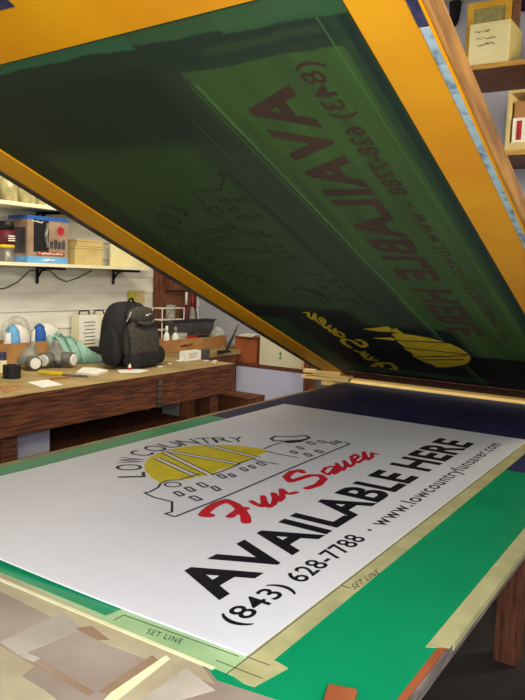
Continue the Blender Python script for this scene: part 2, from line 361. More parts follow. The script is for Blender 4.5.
# ================================================================== PRINTED SHEET
SH = thing('printed_sign', 'large white plastic sheet printed AVAILABLE HERE lying on the green table', 'sign', (.9, .5, TZ+.001))
SHO = Vector((-.9, -.5, -TZ-.001))
def sobj(name, bm, m):
    o = obj(name, bm, m, SH); o.location = SHO; return o
ST = TZ+.0055
def curl(u, v):
    a = max(0, min(1, (v-.22)/.8)); c = max(0, min(1, (.55-u)/.55)); return .016*(a*a*(3-2*a))*c*c
bm = B(); nu, nv = 36, 24; SU, SV = 1.83, 1.0256; g = {}
for i in range(nu+1):
    for j in range(nv+1):
        u, v = SU*i/nu, SV*j/nv
        for s, dz in ((0, -.0035), (1, 0)): g[i, j, s] = bm.verts.new((u, v, ST+dz+curl(u, v)))
for i in range(nu):
    for j in range(nv):
        for s in (0, 1): bm.faces.new([g[i, j, s], g[i+1, j, s], g[i+1, j+1, s], g[i, j+1, s]])
for i in range(nu):
    for j in (0, nv): bm.faces.new([g[i, j, 0], g[i+1, j, 0], g[i+1, j, 1], g[i, j, 1]])
for j in range(nv):
    for i in (0, nu): bm.faces.new([g[i, j, 0], g[i, j+1, 0], g[i, j+1, 1], g[i, j, 1]])
sobj('sheet', bm, 'white_sheet')

# --- artwork: every element is laid out in sheet coordinates (u along the text, v up the sheet)
def uv(x, y):
    p = onZ(ST, x, y); return (p.x, p.y)
def UV(pts): return [uv(*p) for p in pts]
ART = {}
def art_avail(bm, tr, z):
    words = [('AVAILABLE', .118, 1.095), ('HERE', 1.168, 1.640)]
    for s, a0, a1 in words:
        put_text(bm, s, lambda a, b_: (*tr(a0+(a1-a0)*a, .1345+.1265*b_), z), bold=.032, spacing=1.06)
def art_phone(bm, tr, z):
    put_text(bm, '(843)', lambda a, b_: (*tr(.062+.176*a, .0425+.060*b_), z), bold=.013, spacing=1.05)
    put_text(bm, '628-7788', lambda a, b_: (*tr(.268+.283*a, .053+.046*b_), z), bold=.014, spacing=1.05)
    put_text(bm, '\u00b7', lambda a, b_: (*tr(.597+.012*a, .066+.010*b_), z), bold=.02)
    put_text(bm, 'www.lowcountryfunsaver.com', lambda a, b_: (*tr(.644+1.05*a, .040+.058*b_), z), bold=.011, spacing=1.14)
SUN = UV([(144, 466), (146, 461), (151, 457), (158, 453.3), (170, 449.6), (185, 446.8), (203, 445), (225, 445), (245, 446.5), (262, 449), (268, 451.5), (262, 454), (256, 456.5),
          (252, 459.5), (240, 462.5), (236, 466), (218, 470), (212, 475), (200, 476.5), (190, 479), (178, 479), (168, 481), (160, 482.5), (152, 478), (146, 472)])
BANDS = [UV(p) for p in ([(204, 444.5), (258, 458)], [(163, 450.5), (238, 464)], [(165, 453), (210, 475)], [(157, 458.5), (196, 476.5)])]
CO = [UV(p) for p in ([(199, 474), (189.5, 477), (180, 480), (167.5, 480.7), (160.6, 483.7), (158.3, 487.5), (150, 492), (144.6, 493), (153.7, 497.5), (172, 502), (172, 512), (165, 514), (175, 517), (220, 499), (262, 481), (300, 464.5), (350, 444)],
      [(350, 444), (345, 442.5)], [(238, 464), (252, 459), (259, 461), (278, 464.5)], [(264, 449), (272, 445.5), (281, 443)], [(268, 451.5), (275, 453.5), (288, 456), (297, 457.6)], [(212, 475), (222, 471.5), (240, 464)])]
def ell(cx, cy, rx, ry, n=14): return [(cx+rx*math.cos(2*math.pi*i/n), cy+ry*math.sin(2*math.pi*i/n)) for i in range(n)]
HEAD = UV(ell(172.8, 484.8, 8, 2.4))
def par(cx, cy, w=5.5, h=2.2): return UV([(cx-w, cy-.6*h), (cx-.2*w, cy-h*1.1), (cx+w, cy+.5*h), (cx+.2*w, cy+h*1.1)])
WIN = [par(202.5, 485.2, 6), par(190, 489.5, 5.5), par(179, 494, 5.5), par(195.5, 498.5, 6.5), par(216, 488.8, 5), par(222, 476.5, 5, 1.8), par(232, 475.5, 4, 1.6), par(244, 469.5, 4.5, 1.6), par(252, 467, 4, 1.5), par(261, 464, 5, 1.6),
       par(294, 452.4, 4, 1.4), par(300, 448, 4, 1.3), par(308, 455, 4.5, 1.5), par(319, 451.6, 4.5, 1.4), par(311, 443.3, 5, 1.4), par(322, 442, 5, 1.3), par(333, 443.5, 4, 1.2), par(338, 442, 3.5, 1)]
ROCK = UV([(271, 438.7), (275.4, 436.3), (291, 437), (305.5, 435.6), (309.7, 437.9), (300, 441.8), (289, 442.8), (282, 441), (273.7, 441)])
ROCKF = UV([(300, 440), (309.7, 437.9), (300, 442.3), (289, 443.4), (280, 441.6), (288, 440.6)])
def art_logo_lines(bm, tr, z, wd=.006):
    def st(pts, k=1.0, closed=False): stroke(bm, [tr(*p) for p in pts], wd*k, z-.0002, z, closed)
    for p in CO: st(p)
    st(HEAD, 1, True); st(ROCK, 1.7, True); prism(bm, [tr(*p) for p in ROCKF], z-.0002, z+.00006)
    for q in WIN: st(q, 1.05, True)
    for a, c in BANDS:
        a, c = Vector(a), Vector(c); n = (c-a).normalized(); n = Vector((-n.y, n.x))*.0095
        st([a+n, c+n], .8); st([a-n, c-n], .8)
    for ch, (x, y), (x2, y2) in zip('LOWCOUNTRY', [(131.5, 475), (129, 467.5), (132, 460.5), (141, 453.5), (155, 448.6), (171, 445), (188, 442.3), (205, 440.6), (222, 440), (237, 439.6)],
                                    [(131, 471), (129, 464), (134, 457), (146, 451.3), (161, 447), (178, 443.6), (196, 441.4), (213, 440.2), (231, 439.6), (247, 439.4)]):
        c = Vector(uv(x, y)); d = (Vector(uv(x2, y2))-c).normalized(); n = Vector((-d.y, d.x)); wch = .050 if ch in 'LCTY' else .062
        put_text(bm, ch, lambda a, b_: (*tr(*(c + d*(a-.5)*wch + n*(b_-.5)*.075)), z))
def art_sun(bm, tr, z, z0=None): prism(bm, [tr(*p) for p in SUN], z-.0002 if z0 is None else z0, z)
def art_bands(bm, tr, z):
    for a, c in BANDS: stroke(bm, [tr(*a), tr(*c)], .017, z-.0002, z, rnd=False)
FS = [(.025, [(204, 514), (205.5, 512), (210, 508), (216, 504.3), (226.4, 500.7), (236, 505), (241.7, 511), (245.5, 516.7), (246, 522)]), (.030, [(204, 515), (209, 515.5)]), (.021, [(230, 516.7), (238.8, 510.5), (246, 508.5)]),
      (.0165, [(251.5, 501.5), (255, 504), (262, 506.5), (264, 503), (263, 496.5), (265, 503), (269, 507), (274, 504), (275, 499), (273.5, 493.5), (279, 501), (282.5, 498), (281.5, 489.5), (286, 493.5), (290, 494), (296.5, 492.5)]),
      (.022, [(302.5, 472.5), (300, 470.5), (292, 472), (286, 477), (290.5, 481.5), (299, 479), (310, 475.5), (320, 475.5), (324, 479), (318, 485), (307, 488.5)]),
      (.0125, [(332, 466.5), (325.5, 468), (322.5, 472), (328, 475), (333, 471), (335.5, 466.5), (334.5, 474), (339, 471), (336.5, 463.5), (343, 470.5), (346, 466), (344, 461), (350, 467), (354, 464), (351, 457), (355.5, 454.5), (359, 456.5), (354, 460.5), (358, 463), (364, 459), (363.5, 452), (368, 460), (372.5, 457), (371.5, 453), (378, 454.5)])]
def art_fs(bm, tr, z, part):
    for wpx, pts in (FS[:4] if part == 0 else FS[4:]):
        stroke(bm, [tr(*p) for p in UV(pts)], wpx, z-.0002, z+(.00004 if len(pts) == 3 else .00008 if len(pts) == 2 else 0))
idt = lambda u, v: (u, v)
bm = B(); art_avail(bm, idt, ST+.0004); art_phone(bm, idt, ST+.0004); sobj('lettering', bm, 'ink_black')
bm = B(); art_sun(bm, idt, ST+.0004); sobj('sun_emblem', bm, 'ink_yellow')
bm = B(); art_bands(bm, idt, ST+.0006); sobj('bridge_cables', bm, 'white_sheet')
bm = B(); art_logo_lines(bm, idt, ST+.0009); sobj('logo_outline', bm, 'ink_black')
for k in (0, 1): bm = B(); art_fs(bm, idt, ST+.0007, k); sobj('script_lettering', bm, 'ink_red')

# ================================================================== RAISED PRINTING SCREEN
TH, UH = .3582, 2.6984
SC = thing('printing_screen', 'huge orange wooden screen frame with green mesh, tilted open above the sheet', 'screen', (UH, 0, TZ+.0096), (0, TH, 0))
def cb(name, m, u0_, u1_, v0, v1, z0, z1, bev=0.0): return bx(name, m, SC, u0_-UH, u1_-UH, v0, v1, z0, z1, bev)
RB = -.004; RTOP = .040
# rails (underside at RB)
bm = B(); prism(bm, [(-.22-UH, -.154), (-.088-UH, -.154), (-.088-UH, -.042), (-.03-UH, 1.09), (-.03-UH, 1.205), (-.22-UH, 1.205)], RB, RTOP); bmesh.ops.bevel(bm, geom=bm.edges[:], offset=.003, segments=2, affect='EDGES'); obj('frame_rail', bm, 'orange', SC)
cb('frame_rail', 'orange', -.0875, 2.62, -.154, -.042, RB, RTOP, .003)
cb('frame_rail', 'orange', -.0295, 2.62, 1.088, 1.205, RB, RTOP, .003)
cb('frame_rail', 'wood_dark', 2.47, 2.62, -.042, 1.088, RB, RTOP, .003)
cb('side_board', 'wood_raw', -.21, 2.64, -.162, -.1545, RB+.001, RTOP+.002, .002)
cb('side_board', 'dark_edge', -.21, 2.62, 1.206, 1.235, RB-.002, RTOP, .002)
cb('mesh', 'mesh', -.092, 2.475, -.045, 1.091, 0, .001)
cb('rail_tape', 'blue_tape', .035, 2.4, -.1495, -.1355, RB-.0015, RB-.0003)
cb('rail_tape', 'navy_tape', -.12, .032, -.150, -.134, RB-.0015, RB-.0003)
cb('rail_tape', 'navy_tape', -.219, -.176, .53, .9, RB-.0015, RB-.0003)
DU, DV = .015, .0086
def s1(u, v): return (u+DU-UH, v+DV)
def s2(u, v): return (u+DU+.02-UH, v+DV+.0)
def rot180(u, v): return (2.775-u-UH, 1.150-v)
bm = B(); art_avail(bm, s1, -.0006); art_phone(bm, s1, -.0006); obj('lettering', bm, 'st_brown', SC)
bm = B(); art_logo_lines(bm, s2, -.0006, .005); obj('logo_outline', bm, 'st_faint', SC)
for k in (0, 1): bm = B(); art_fs(bm, rot180, -.0008, k); obj('script_lettering', bm, 'st_yellow', SC)
bm = B(); art_sun(bm, rot180, -.0006); obj('sun_emblem', bm, 'st_yellow', SC)
bm = B()
for a, c in BANDS: stroke(bm, [rot180(*a), rot180(*c)], .013, -.0010, -.0007, rnd=False)
obj('bridge_cables', bm, 'st_faint', SC)
def onScreen(x, y):
    n = Vector((math.sin(TH), 0, math.cos(TH))); o = Vector((UH, 0, TZ+.0096)); d = ray((x, y)); q = CAM + d*((o-CAM).dot(n)/d.dot(n))
    return ((q.x-UH)/math.cos(TH), q.y)
for P in ([(363, 329), (388, 326.5), (396, 332), (380, 331.5)], [(373, 338), (392, 337.5), (400, 341)], [(388, 331), (396, 328), (404, 334)]): bm = B(); prism(bm, [onScreen(*q) for q in P], -.0008, -.0003); obj('sun_streak', bm, 'st_yellow', SC)

# ================================================================== WORK BENCH (left)
BZ = TZ-.1; BF = 2.455
BN = thing('work_bench', 'long brown wooden work bench with paper covered top along the white wall', 'bench', (2, 2.85, 0))
def nb(name, m, *a, **k):
    o = bx(name, m, BN, *a, **k); o.location = (-2, -2.85, 0); return o
nb('benchtop', 'wood_dark', .2, 3.53, BF, LW-.005, BZ-.035, BZ-.002)
nb('paper_cover', 'bench_top', .2, 3.52, BF+.004, LW-.01, BZ-.002, BZ)
nb('front_beam', 'wood_dark', .2, 3.50, BF+.012, BF+.05, BZ-.215, BZ-.035, bev=.003)
nb('end_beam', 'wood_dark', 3.44, 3.48, BF+.05, LW-.02, BZ-.19, BZ-.035, bev=.003)
LX = onY(BF+.06, 17, 440).x-.05
for x in (LX, 3.36): nb('leg', 'wood_dark', x-.05, x+.05, BF+.06, BF+.15, 0, BZ-.035, bev=.003)
for x in (1.45, 3.36): nb('leg', 'wood_dark', x-.05, x+.05, LW-.12, LW-.03, 0, BZ-.035, bev=.003)
nb('lower_shelf', 'wood_dark', .2, 3.40, BF+.16, LW-.13, .28, .31)
nb('back_board', 'wood_dark', .2, 3.40, LW-.10, LW-.08, .31, BZ-.20)
nb('splice_plate', 'dark_edge', 2.66, 2.70, BF-.001, BF+.011, BZ-.215, BZ-.035)

def place(x, yb, zsurf=BZ): return onZ(zsurf, x, yb)
def size(xl, xr, yb, yt, zsurf=BZ):
    """centre on a surface, width and height of something seen between these pixels"""
    p = onZ(zsurf, (xl+xr)/2, yb); a = onY(p.y, xl, yb); b_ = onY(p.y, xr, yb); t = onY(p.y, (xl+xr)/2, yt)
    return p, b_.x-a.x, t.z-zsurf

# backpack
p, wd, ht = size(104, 166, 368, 303)
p.y += .06; p.x += .035
def rot(z): return (0, 0, z)
p.z += .004
BK = thing('backpack', 'black and grey backpack standing on the bench against the white wall', 'backpack', p, rot(-.05))
def blob(name, m, parent, c, r, e=2.6, seg=24, rings=14, taper=0.0, smooth=True, noise=0.0):
    """rounded super-ellipsoid"""
    bm = B()
    def sp(t, k): return math.copysign(abs(t)**(2/k), t)
    rg = []
    for i in range(rings+1):
        th = -math.pi/2 + math.pi*i/rings; row = []
        for j in range(seg):
            ph = 2*math.pi*j/seg; cz = sp(math.sin(th), e); cc = sp(max(math.cos(th), 0), e)
            s = 1 - taper*(cz*.5+.5); q = 1 + noise*random.uniform(-1, 1)
            row.append(bm.verts.new((c[0]+r[0]*cc*sp(math.cos(ph), e)*s*q, c[1]+r[1]*cc*sp(math.sin(ph), e)*s*q, c[2]+r[2]*cz*q)))
        rg.append(row)
    for a, b_ in zip(rg, rg[1:]):
        for j in range(seg): bm.faces.new((a[j], a[(j+1) % seg], b_[(j+1) % seg], b_[j]))
    bmesh.ops.remove_doubles(bm, verts=bm.verts[:], dist=1e-5)
    return obj(name, bm, m, parent, smooth)
W2 = wd/2*.76
blob('body', 'bag', BK, (0, .06, ht*.5), (W2*.92, .12, ht*.5), 3.2, taper=.22, noise=.012)
blob('front_pocket', 'bag_grey', BK, (.01, -.075, ht*.40), (W2*.70, .055, ht*.33), 3, taper=.12, noise=.01)
blob('pocket_base', 'bag', BK, (.01, -.085, ht*.16), (W2*.80, .06, ht*.17), 2.6, taper=.3, noise=.01)
blob('top_pocket', 'bag_grey', BK, (.015, -.06, ht*.80), (W2*.55, .05, ht*.14), 2.4, taper=.15)
blob('side_pocket', 'bag', BK, (-W2*.82, .0, ht*.32), (W2*.2, .09, ht*.28), 2.6, taper=.3)
blob('side_pocket', 'bag', BK, (W2*.86, .0, ht*.16), (W2*.22, .10, ht*.16), 2.6, noise=.02)
bm = B(); tube(bm, [(-W2*.42+W2*.9*i/12, -.122-.006*math.sin(math.pi*i/12), ht*(.71-.06*math.sin(math.pi*i/12))) for i in range(13)], .009); obj('zipper_flap', bm, 'bag', BK, True)
bm = B(); tube(bm, [(-.03+.06*i/10, .02, ht+.035*math.sin(math.pi*i/10)-.012) for i in range(11)], .008); obj('handle', bm, 'bag', BK, True)
bm = B(); tube(bm, [(-W2*.5, -.10, ht*.86), (-W2*.62, -.115, ht*.8), (-W2*.66, -.10, ht*.72)], .005); obj('strap', bm, 'grey_plastic', BK)
bm = B(); tube(bm, [(-W2*.66, -.10, ht*.66), (-W2*.64, -.125, ht*.45), (-W2*.62, -.13, ht*.12)], .008); obj('strap', bm, 'bag', BK)
bm = B(); stroke(bm, [(0, 0), (.012, .01), (.02, .0), (.03, .012), (.045, .012)], .005, 0, .001)
o = obj('logo_patch', bm, 'white', BK); o.location = (.01, -.112, ht*.80); o.rotation_euler = (math.pi/2, 0, 0)

# respirator masks
def mask(x, yb, s, rz, label):
    p = place(x, yb); t = thing('respirator_mask', label, 'respirator', p, rot(rz), 'respirators on the bench')
    bm = B(); lathe(bm, [(.055*s, .01), (.062*s, .03), (.055*s, .06), (.035*s, .10), (.018*s, .15), (.012*s, .165)], seg=16); o = obj('face_piece', bm, 'grey_plastic', t, True); o.rotation_euler = (.25, 0, 0); o.location.z = .018
    for sx in (-1, 1):
        bm = B(); frus(bm, (sx*.03*s, -.03*s, .05*s), (sx*.075*s, -.075*s, .045*s), .034*s, .038*s, 18); o = obj('filter_cartridge', bm, 'metal', t)
        bm = B(); frus(bm, (sx*.076*s, -.076*s, .045*s), (sx*.082*s, -.082*s, .044*s), .03*s, .03*s, 18); obj('filter_cap', bm, 'white', o)
    bm = B(); lathe(bm, [(.02*s, 0), (.022*s, .02), (.016*s, .03)], (0, -.062*s, .02)); obj('valve', bm, 'grey_dark', t, True)
    bm = B(); tube(bm, [(.05*s, .02, .05), (.07*s, .05, .02), (.05*s, .09, .01), (0, .10, .01), (-.05*s, .08, .012), (-.05*s, .02, .05)], .005); obj('head_strap', bm, 'grey_plastic', t)
    return t
mask(27, 369, 1.15, .5, 'left grey rubber respirator mask with white cartridges beside the black tape roll')
mask(55, 366.5, 1.25, -.5, 'right grey rubber respirator mask beside the teal cloth')
# tape roll
p, wd, ht = size(4.5, 19, 378, 365)
bm = B(); R = wd/2
lathe(bm, [(R, 0), (R, ht), (R*.55, ht), (R*.55, ht*.3)], seg=24); tag(obj('tape_roll', bm, 'black', loc=p), 'black tape roll lying on the bench near its left end', 'tape')
p, wd, ht = size(-2, 6, 372, 352)
C = thing('lidded_tub', 'small white tub with violet lid at the left end of the bench', 'tub', p)
bm = B(); lathe(bm, [(wd/2, 0), (wd/2, ht*.6)], seg=18); obj('body', bm, 'cream', C)
bm = B(); lathe(bm, [(wd/2.1, ht*.6), (wd/2.4, ht)], seg=18); obj('lid', bm, 'navy_tape', C)
# cardboard tray behind the masks
ty = LW-.30; a = onY(ty, -18, 350); c = onY(ty, 75, 350); th_ = onY(ty, 40, 341.5).z-BZ
CT = thing('cardboard_tray', 'low brown cardboard tray behind the respirator masks', 'tray', (a.x, ty, BZ)); TWD = c.x-a.x
for q in ((0, TWD, 0, .006, 0, th_), (0, TWD, .24, .246, 0, th_), (0, .006, .006, .24, 0, th_), (TWD-.006, TWD, .006, .24, 0, th_), (.006, TWD-.006, .006, .24, 0, .006)):
    bx('panel', 'card', CT, *q)
# packets lying in the tray
def packet(x, y, col2, rz, label):
    p = onY(LW-.18, x, y)
    t = thing('plastic_packet', label, 'packet', (p.x, LW-.18, BZ+.007), (0, 0, rz), 'packets in the cardboard tray')
    hz = (p.z-BZ)*.5
    blob('wrapper', 'white', t, (0, 0, hz), (.12, .05, hz), 2.2, noise=.06)
    blob('printed_band', col2, t, (-.05, -.004, hz*1.05), (.05, .051, hz*.96), 2.3, noise=.04)
    return t
packet(17, 326, 'skyblue', .2, 'white packet with sky blue band, leftmost in the cardboard tray')
packet(46, 325, 'blue', -.25, 'white packet with dark blue band beside the sky blue one')
p = onY(LW-.08, 22, 317); hz = (p.z-BZ)/2; t = tag(blob('clear_bag', 'clear', None, (0, 0, hz), (.13, .018, hz), 2.2, noise=.03), 'clear crumpled plastic bag leaning on the wall behind the packets', 'bag'); t.location = (p.x, LW-.025, BZ)
# teal cloth
bm = B(); g = {}; nx, ny = 36, 12
for i in range(nx+1):
    px = 62 + 53*i/nx; P = onZ(BZ, px, 365.5 - 4*(i/nx)**2 - 2.5*(1-i/nx)**3); H_ = (.185*(1-i/nx)**1.3 + .075*math.sin(math.pi*min(1, i/nx*1.05))**.8)*(1 if i else .55)
    for j in range(ny+1):
        t = j/ny; hh = H_*math.sin(math.pi*t)**.55 if 0 < j < ny else 0
        hh *= 1+.07*math.sin(i*.9+4*t)+.05*math.sin(i*2.1-9*t)+.05*math.sin(11*t+i*.3); g[i, j] = bm.verts.new((P.x+.012*math.sin(7*t+i), P.y+.02+.20*t, BZ+.001+max(0, hh)))
for i in range(nx):
    for j in range(ny): bm.faces.new([g[i, j], g[i+1, j], g[i+1, j+1], g[i, j+1]])
for i in (0, nx): bm.faces.new([g[i, j] for j in range(ny+1)])
bm.faces.new([g[i, 0] for i in range(nx+1)]+[g[i, ny] for i in range(nx, -1, -1)])
tag(obj('folded_cloth', bm, 'teal', smooth=True), 'crumpled teal cloth lying on the bench left of the backpack', 'cloth')
# papers and small things on the bench
def flat(name, m, pts, label, cat, h=.002, z=BZ, group=None):
    P = [onZ(z, *q) for q in pts]; c = sum(P, Vector())/len(P); bm = B(); prism(bm, [(q.x-c.x, q.y-c.y) for q in P], 0, h)
    return tag(obj(name, bm, m, loc=(c.x, c.y, z+.0005)), label, cat, group)
flat('paper_slip', 'white', [(27, 382.5), (48, 380), (63, 385), (42, 388)], 'white paper slip nearest the front edge of the bench, below the masks', 'paper')
flat('paper_slip', 'white', [(76, 374), (83, 369), (96, 369.5), (108, 372), (96, 376)], 'crumpled white paper slip in front of the teal cloth', 'paper', .012)
flat('paper_slip', 'white', [(117, 370.5), (135, 369), (149, 370.5), (140, 373), (120, 373)], 'white paper slip in front of the backpack', 'paper')
flat('paper_scrap', 'card', [(0, 386), (14, 385.5), (22, 389), (4, 393)], 'reddish brown paper scrap at the front left of the bench', 'paper')
a, c = place(52, 375), place(80, 377)
K = thing('utility_knife', 'yellow handled utility knife lying beside the white slip', 'knife', a, rot(math.atan2(c.y-a.y, c.x-a.x)))
bx('handle', 'yellow', K, -.09, .07, -.014, .014, .001, .022, .004); bx('blade_sleeve', 'metal', K, .07, .24, -.01, .01, .004, .014, .002)
p = place(60, 378.5); tag(bx('rag', 'rust', None, -.07, .07, -.012, .012, 0, .006, .002), 'thin orange strip lying below the utility knife', 'strip').location = p
p, wd, ht = size(127, 132, 370, 365)
C = thing('glue_tube', 'tiny white glue nozzle with red base standing before the backpack', 'tube', p+Vector((0, 0, .003)))
bm = B(); lathe(bm, [(.015, 0), (.014, .014)], seg=14); obj('base', bm, 'red', C); bm = B(); lathe(bm, [(.011, .014), (.009, .04)], seg=14); obj('nozzle', bm, 'white', C)
# white cardboard sheet box with clips behind cloth
p = onY(LW-.08, 91, 345); t_ = onY(LW-.08, 91, 314.5); l_ = onY(LW-.08, 78.5, 330); r_ = onY(LW-.08, 107, 330)
CF = thing('document_carton', 'cream carton with printed label leaning on the white wall left of the backpack', 'carton', (p.x, LW-.08, BZ))
wd = r_.x-l_.x; ht = t_.z-BZ
bx('body', 'shelf_white', CF, -wd/2, wd/2, -.03, .06, 0, ht, .003)
bx('label_sheet', 'white', CF, -wd/2+.004, wd*.16, -.0325, -.0302, .10, ht-.006)
bm = B()
for k in range(7): box(bm, -wd*.36+.01*(k % 3), wd*.04-.008*(k % 2), -.0335, -.0326, ht*.80-.028*k, ht*.80-.028*k+.006)
obj('printed_lines', bm, 'grey_dark', CF)
for x in (-wd*.22, wd*.30):
    bm = B(); tube(bm, [(x-.055, .01, ht-.002), (x-.045, .01, ht+.03), (x+.045, .01, ht+.03), (x+.055, .01, ht-.002)], .006); obj('wire_handle', bm, 'black', CF)
p = onY(LW-.20, 105, 337); tag(blob('blue_bag', 'skyblue', None, (0, 0, 0), (.06, .03, .07), 2.4), 'small blue plastic bag tucked left of the backpack', 'bag').location = (p.x, LW-.20, BZ+.07)
p = place(88, 353); tag(blob('glove', 'black_cloth', None, (0, 0, .03), (.12, .05, .03), 2.2, noise=.05), 'black glove lying behind the teal cloth', 'glove').location = (p.x-.06, LW-.20, BZ+.003)
# note pinned to the wall
a = onY(LW, 128, 303); c = onY(LW, 144.5, 290.5)
NT = thing('wall_note', 'yellow and tan note pinned to the white wall above the backpack', 'note', (a.x, LW, a.z))
bx('left_half', 'lime', NT, 0, (c.x-a.x)*.45, -.004, .001, 0, c.z-a.z); bx('right_half', 'note_cream', NT, (c.x-a.x)*.45, c.x-a.x, -.004, .001, 0, c.z-a.z)

# ================================================================== WALL SHELVES (left)
def wall_shelf(z, th, x1, name, label, brk):
    t = thing(name, label, 'shelf', (2.4, LW, z))
    bx('board', 'shelf_white', t, -1.9, x1-2.4, -.30, -.001, 0, th, .002)
    for x in brk:
        b_ = bx('bracket', 'black', t, x-2.4, x-2.4+.022, -.012, -.001, -.125, 0, .001)
        bm = B(); box(bm, x-2.4, x-2.4+.022, -.29, -.012, -.02, 0, .001)
        for k in range(2): tube(bm, [(x-2.4+.011, -.012, -.075), (x-2.4+.011, -.05, -.03), (x-2.4+.011, -.09, -.018)], .008)
        obj('bracket_arm', bm, 'black', b_)
    return t
BK1, BK2 = onY(LW, 35.5, 275).x, onY(LW, 112, 275).x; SX = onY(LW-.30, 150, 266).x
S1 = TZ+.560; S1T = S1+.024
wall_shelf(S1, .024, SX, 'wall_shelf', 'lower cream wall shelf on black brackets above the bench', (1.75, BK1, BK2))
s2z = onY(LW-.30, 0, 203.5).z
wall_shelf(s2z, .026, SX, 'wall_shelf', 'upper cream wall shelf holding straw coloured jars', (1.75, BK1, BK2))
# hanging cable below the lower shelf
pts = [onY(LW-.01, *q) for q in ((-8, 290), (6, 288), (18, 282), (30, 270.5))]; pts2 = [onY(LW-.01, *q) for q in ((50, 270.5), (58, 278), (67, 281.5), (78, 278), (92, 270.5))]
bm = B(); tube(bm, pts, .004); tube(bm, pts2, .004); tube(bm, [pts[-1], (pts[-1]+pts2[0])/2, pts2[0]], .004); tag(obj('power_cable', bm, 'black'), 'thin black cable drooping below the lower wall shelf', 'cable')
def onshelf(xl, xr, yt, v, z):
    a = onY(v, xl, 262); c = onY(v, xr, 262); t = onY(v, (xl+xr)/2, yt); return a.x, c.x, t.z - z
# tool box carton (blue, black and brown print)
a, c, h = onshelf(27.5, 68, 217, LW-.25, S1T)
TB = thing('product_carton', 'blue edged carton with printed tools on the lower wall shelf', 'carton', (a, LW-.25, S1T)); W_ = c-a
bx('box', 'pink_beige', TB, 0, W_, 0, .20, 0, h, .002)
bx('top_band', 'blue', TB, -.001, W_+.001, -.002, .201, h*.92, h+.001)
bx('base_band', 'skyblue', TB, -.001, W_*.99, -.002, .19, .0005, h*.14)
bx('picture_panel', 'black', TB, W_*.14, W_*.50, -.003, -.0005, h*.24, h*.92)
bm = B(); tube(bm, [(W_*.46, -.006, h*.86), (W_*.42, -.006, h*.6), (W_*.46, -.006, h*.35)], .012); obj('picture_tool', bm, 'metal', TB)
bx('red_lettering_band', 'rust', TB, W_*.22, W_*.90, -.004, -.001, h*.17, h*.25)
def scribble(bm, fn, n, seed, wd_):
    rr = random.Random(seed); P = []
    for k in range(n*3): P.append((k/(n*3-1), rr.uniform(.1, .9) if k % 3 else rr.uniform(.3, .6)))
    P = [p for k, p in enumerate(P)]
    for a_, b_ in zip(P, P[1:]):
        if rr.random() < .12: continue
        A_, C_ = Vector(fn(*a_)), Vector(fn(*b_)); tube(bm, [A_, C_], wd_, 5)
bm = B(); scribble(bm, lambda q, b_: (W_*(.33+.32*q), -.0035, h*(.03+.08*b_)), 7, 3, .004); obj('printed_word', bm, 'white', TB)
bm = B(); scribble(bm, lambda q, b_: (W_*(.1+.26*q), -.0035, h*(.85+.05*b_)), 7, 5, .003); obj('printed_word', bm, 'white', TB)
bm = B(); scribble(bm, lambda q, b_: (W_*(.26+.6*q), -.0045, h*(.18+.06*b_)), 9, 6, .0035); obj('printed_word', bm, 'white', TB)
bm = B()
for k in range(4): box(bm, W_*(.54+.1*k), W_*(.61+.1*k), -.004, -.001, h*.33, h*(.52 if k % 2 else .48))
obj('pictures', bm, 'grey_dark', TB)
bm = B(); lathe(bm, [(.03, 0), (.03, .003)], seg=16); o = obj('round_badge', bm, 'red', TB); o.location = (W_*.80, -.0005, h*.72); o.rotation_euler = (math.pi/2, 0, 0)
a, c, h2 = onshelf(14, 27, 216, LW-.25, S1T)
bx('side_print', 'grey_dark', TB, -.002, -.0003, .02, .17, h*.2, h*.75)
# spray can
p = onY(LW-.15, 6.5, 262); l_ = onY(LW-.15, 0, 262); r_ = onY(LW-.15, 13, 262); h = onY(LW-.15, 6, 221).z - S1T; R = (r_.x-l_.x)/2
SP = thing('spray_can', 'black capped spray can left of the blue edged carton', 'can', (p.x, p.y, S1T))
bm = B(); lathe(bm, [(R*.95, 0), (R, .006), (R, h*.34)]); obj('can', bm, 'metal', SP, True)
bm = B(); lathe(bm, [(R*1.01, h*.34), (R*1.01, h*.42)]); obj('yellow_band', bm, 'yellow', SP, True)
bm = B(); lathe(bm, [(R*1.01, h*.42), (R*1.01, h*.78)]); obj('label', bm, 'maroon', SP, True)
bm = B(); lathe(bm, [(R*.9, h*.78), (R*.92, h*.97), (R*.8, h)]); obj('cap', bm, 'black', SP, True)
bm = B()
for k in range(3): box(bm, -R*.5, R*.5, -R*1.06, -R*.95, h*(.62-.055*k), h*(.645-.055*k))
obj('printed_lines', bm, 'white', SP)
# small tan boxes
for xl, xr, yt, yb, dv, lab in ((75, 103, 247, 262, .0, 'tan card box at the bottom of the pair on the lower wall shelf'), (77, 103, 240, 247, .0, 'tan card box lid resting on the tan card box')):
    a, c, h = onshelf(xl, xr, yt, LW-.22, S1T); b0 = 0 if yb == 262 else onshelf(75, 103, 247, LW-.22, S1T)[2]+.001
    t = thing('card_box', lab, 'box', (a, LW-.22, S1T+b0)); bx('box', 'tan_box', t, 0, c-a, 0, .14, 0, h-b0-.014, .002); bx('lid', 'tan_box', t, -.004, c-a+.004, -.004, .144, h-b0-.014, h-b0, .002)
a, c, h = onshelf(69, 76, 239, LW-.12, S1T); tag(bx('card_box', 'card', None, 0, c-a, 0, .065, 0, h, .002), 'narrow brown box between the printed carton and tan boxes', 'box').location = (a-.03, LW-.07, S1T)
# cream panel leaning at the right end of the shelf
a, c, h = onshelf(111, 149, 244, LW-.12, S1T); tag(bx('leaning_board', 'cream', None, 0, c-a, 0, .02, 0, h+.02, .002), 'cream board standing at the right end of the lower wall shelf', 'board').location = (a, LW-.12, S1T)
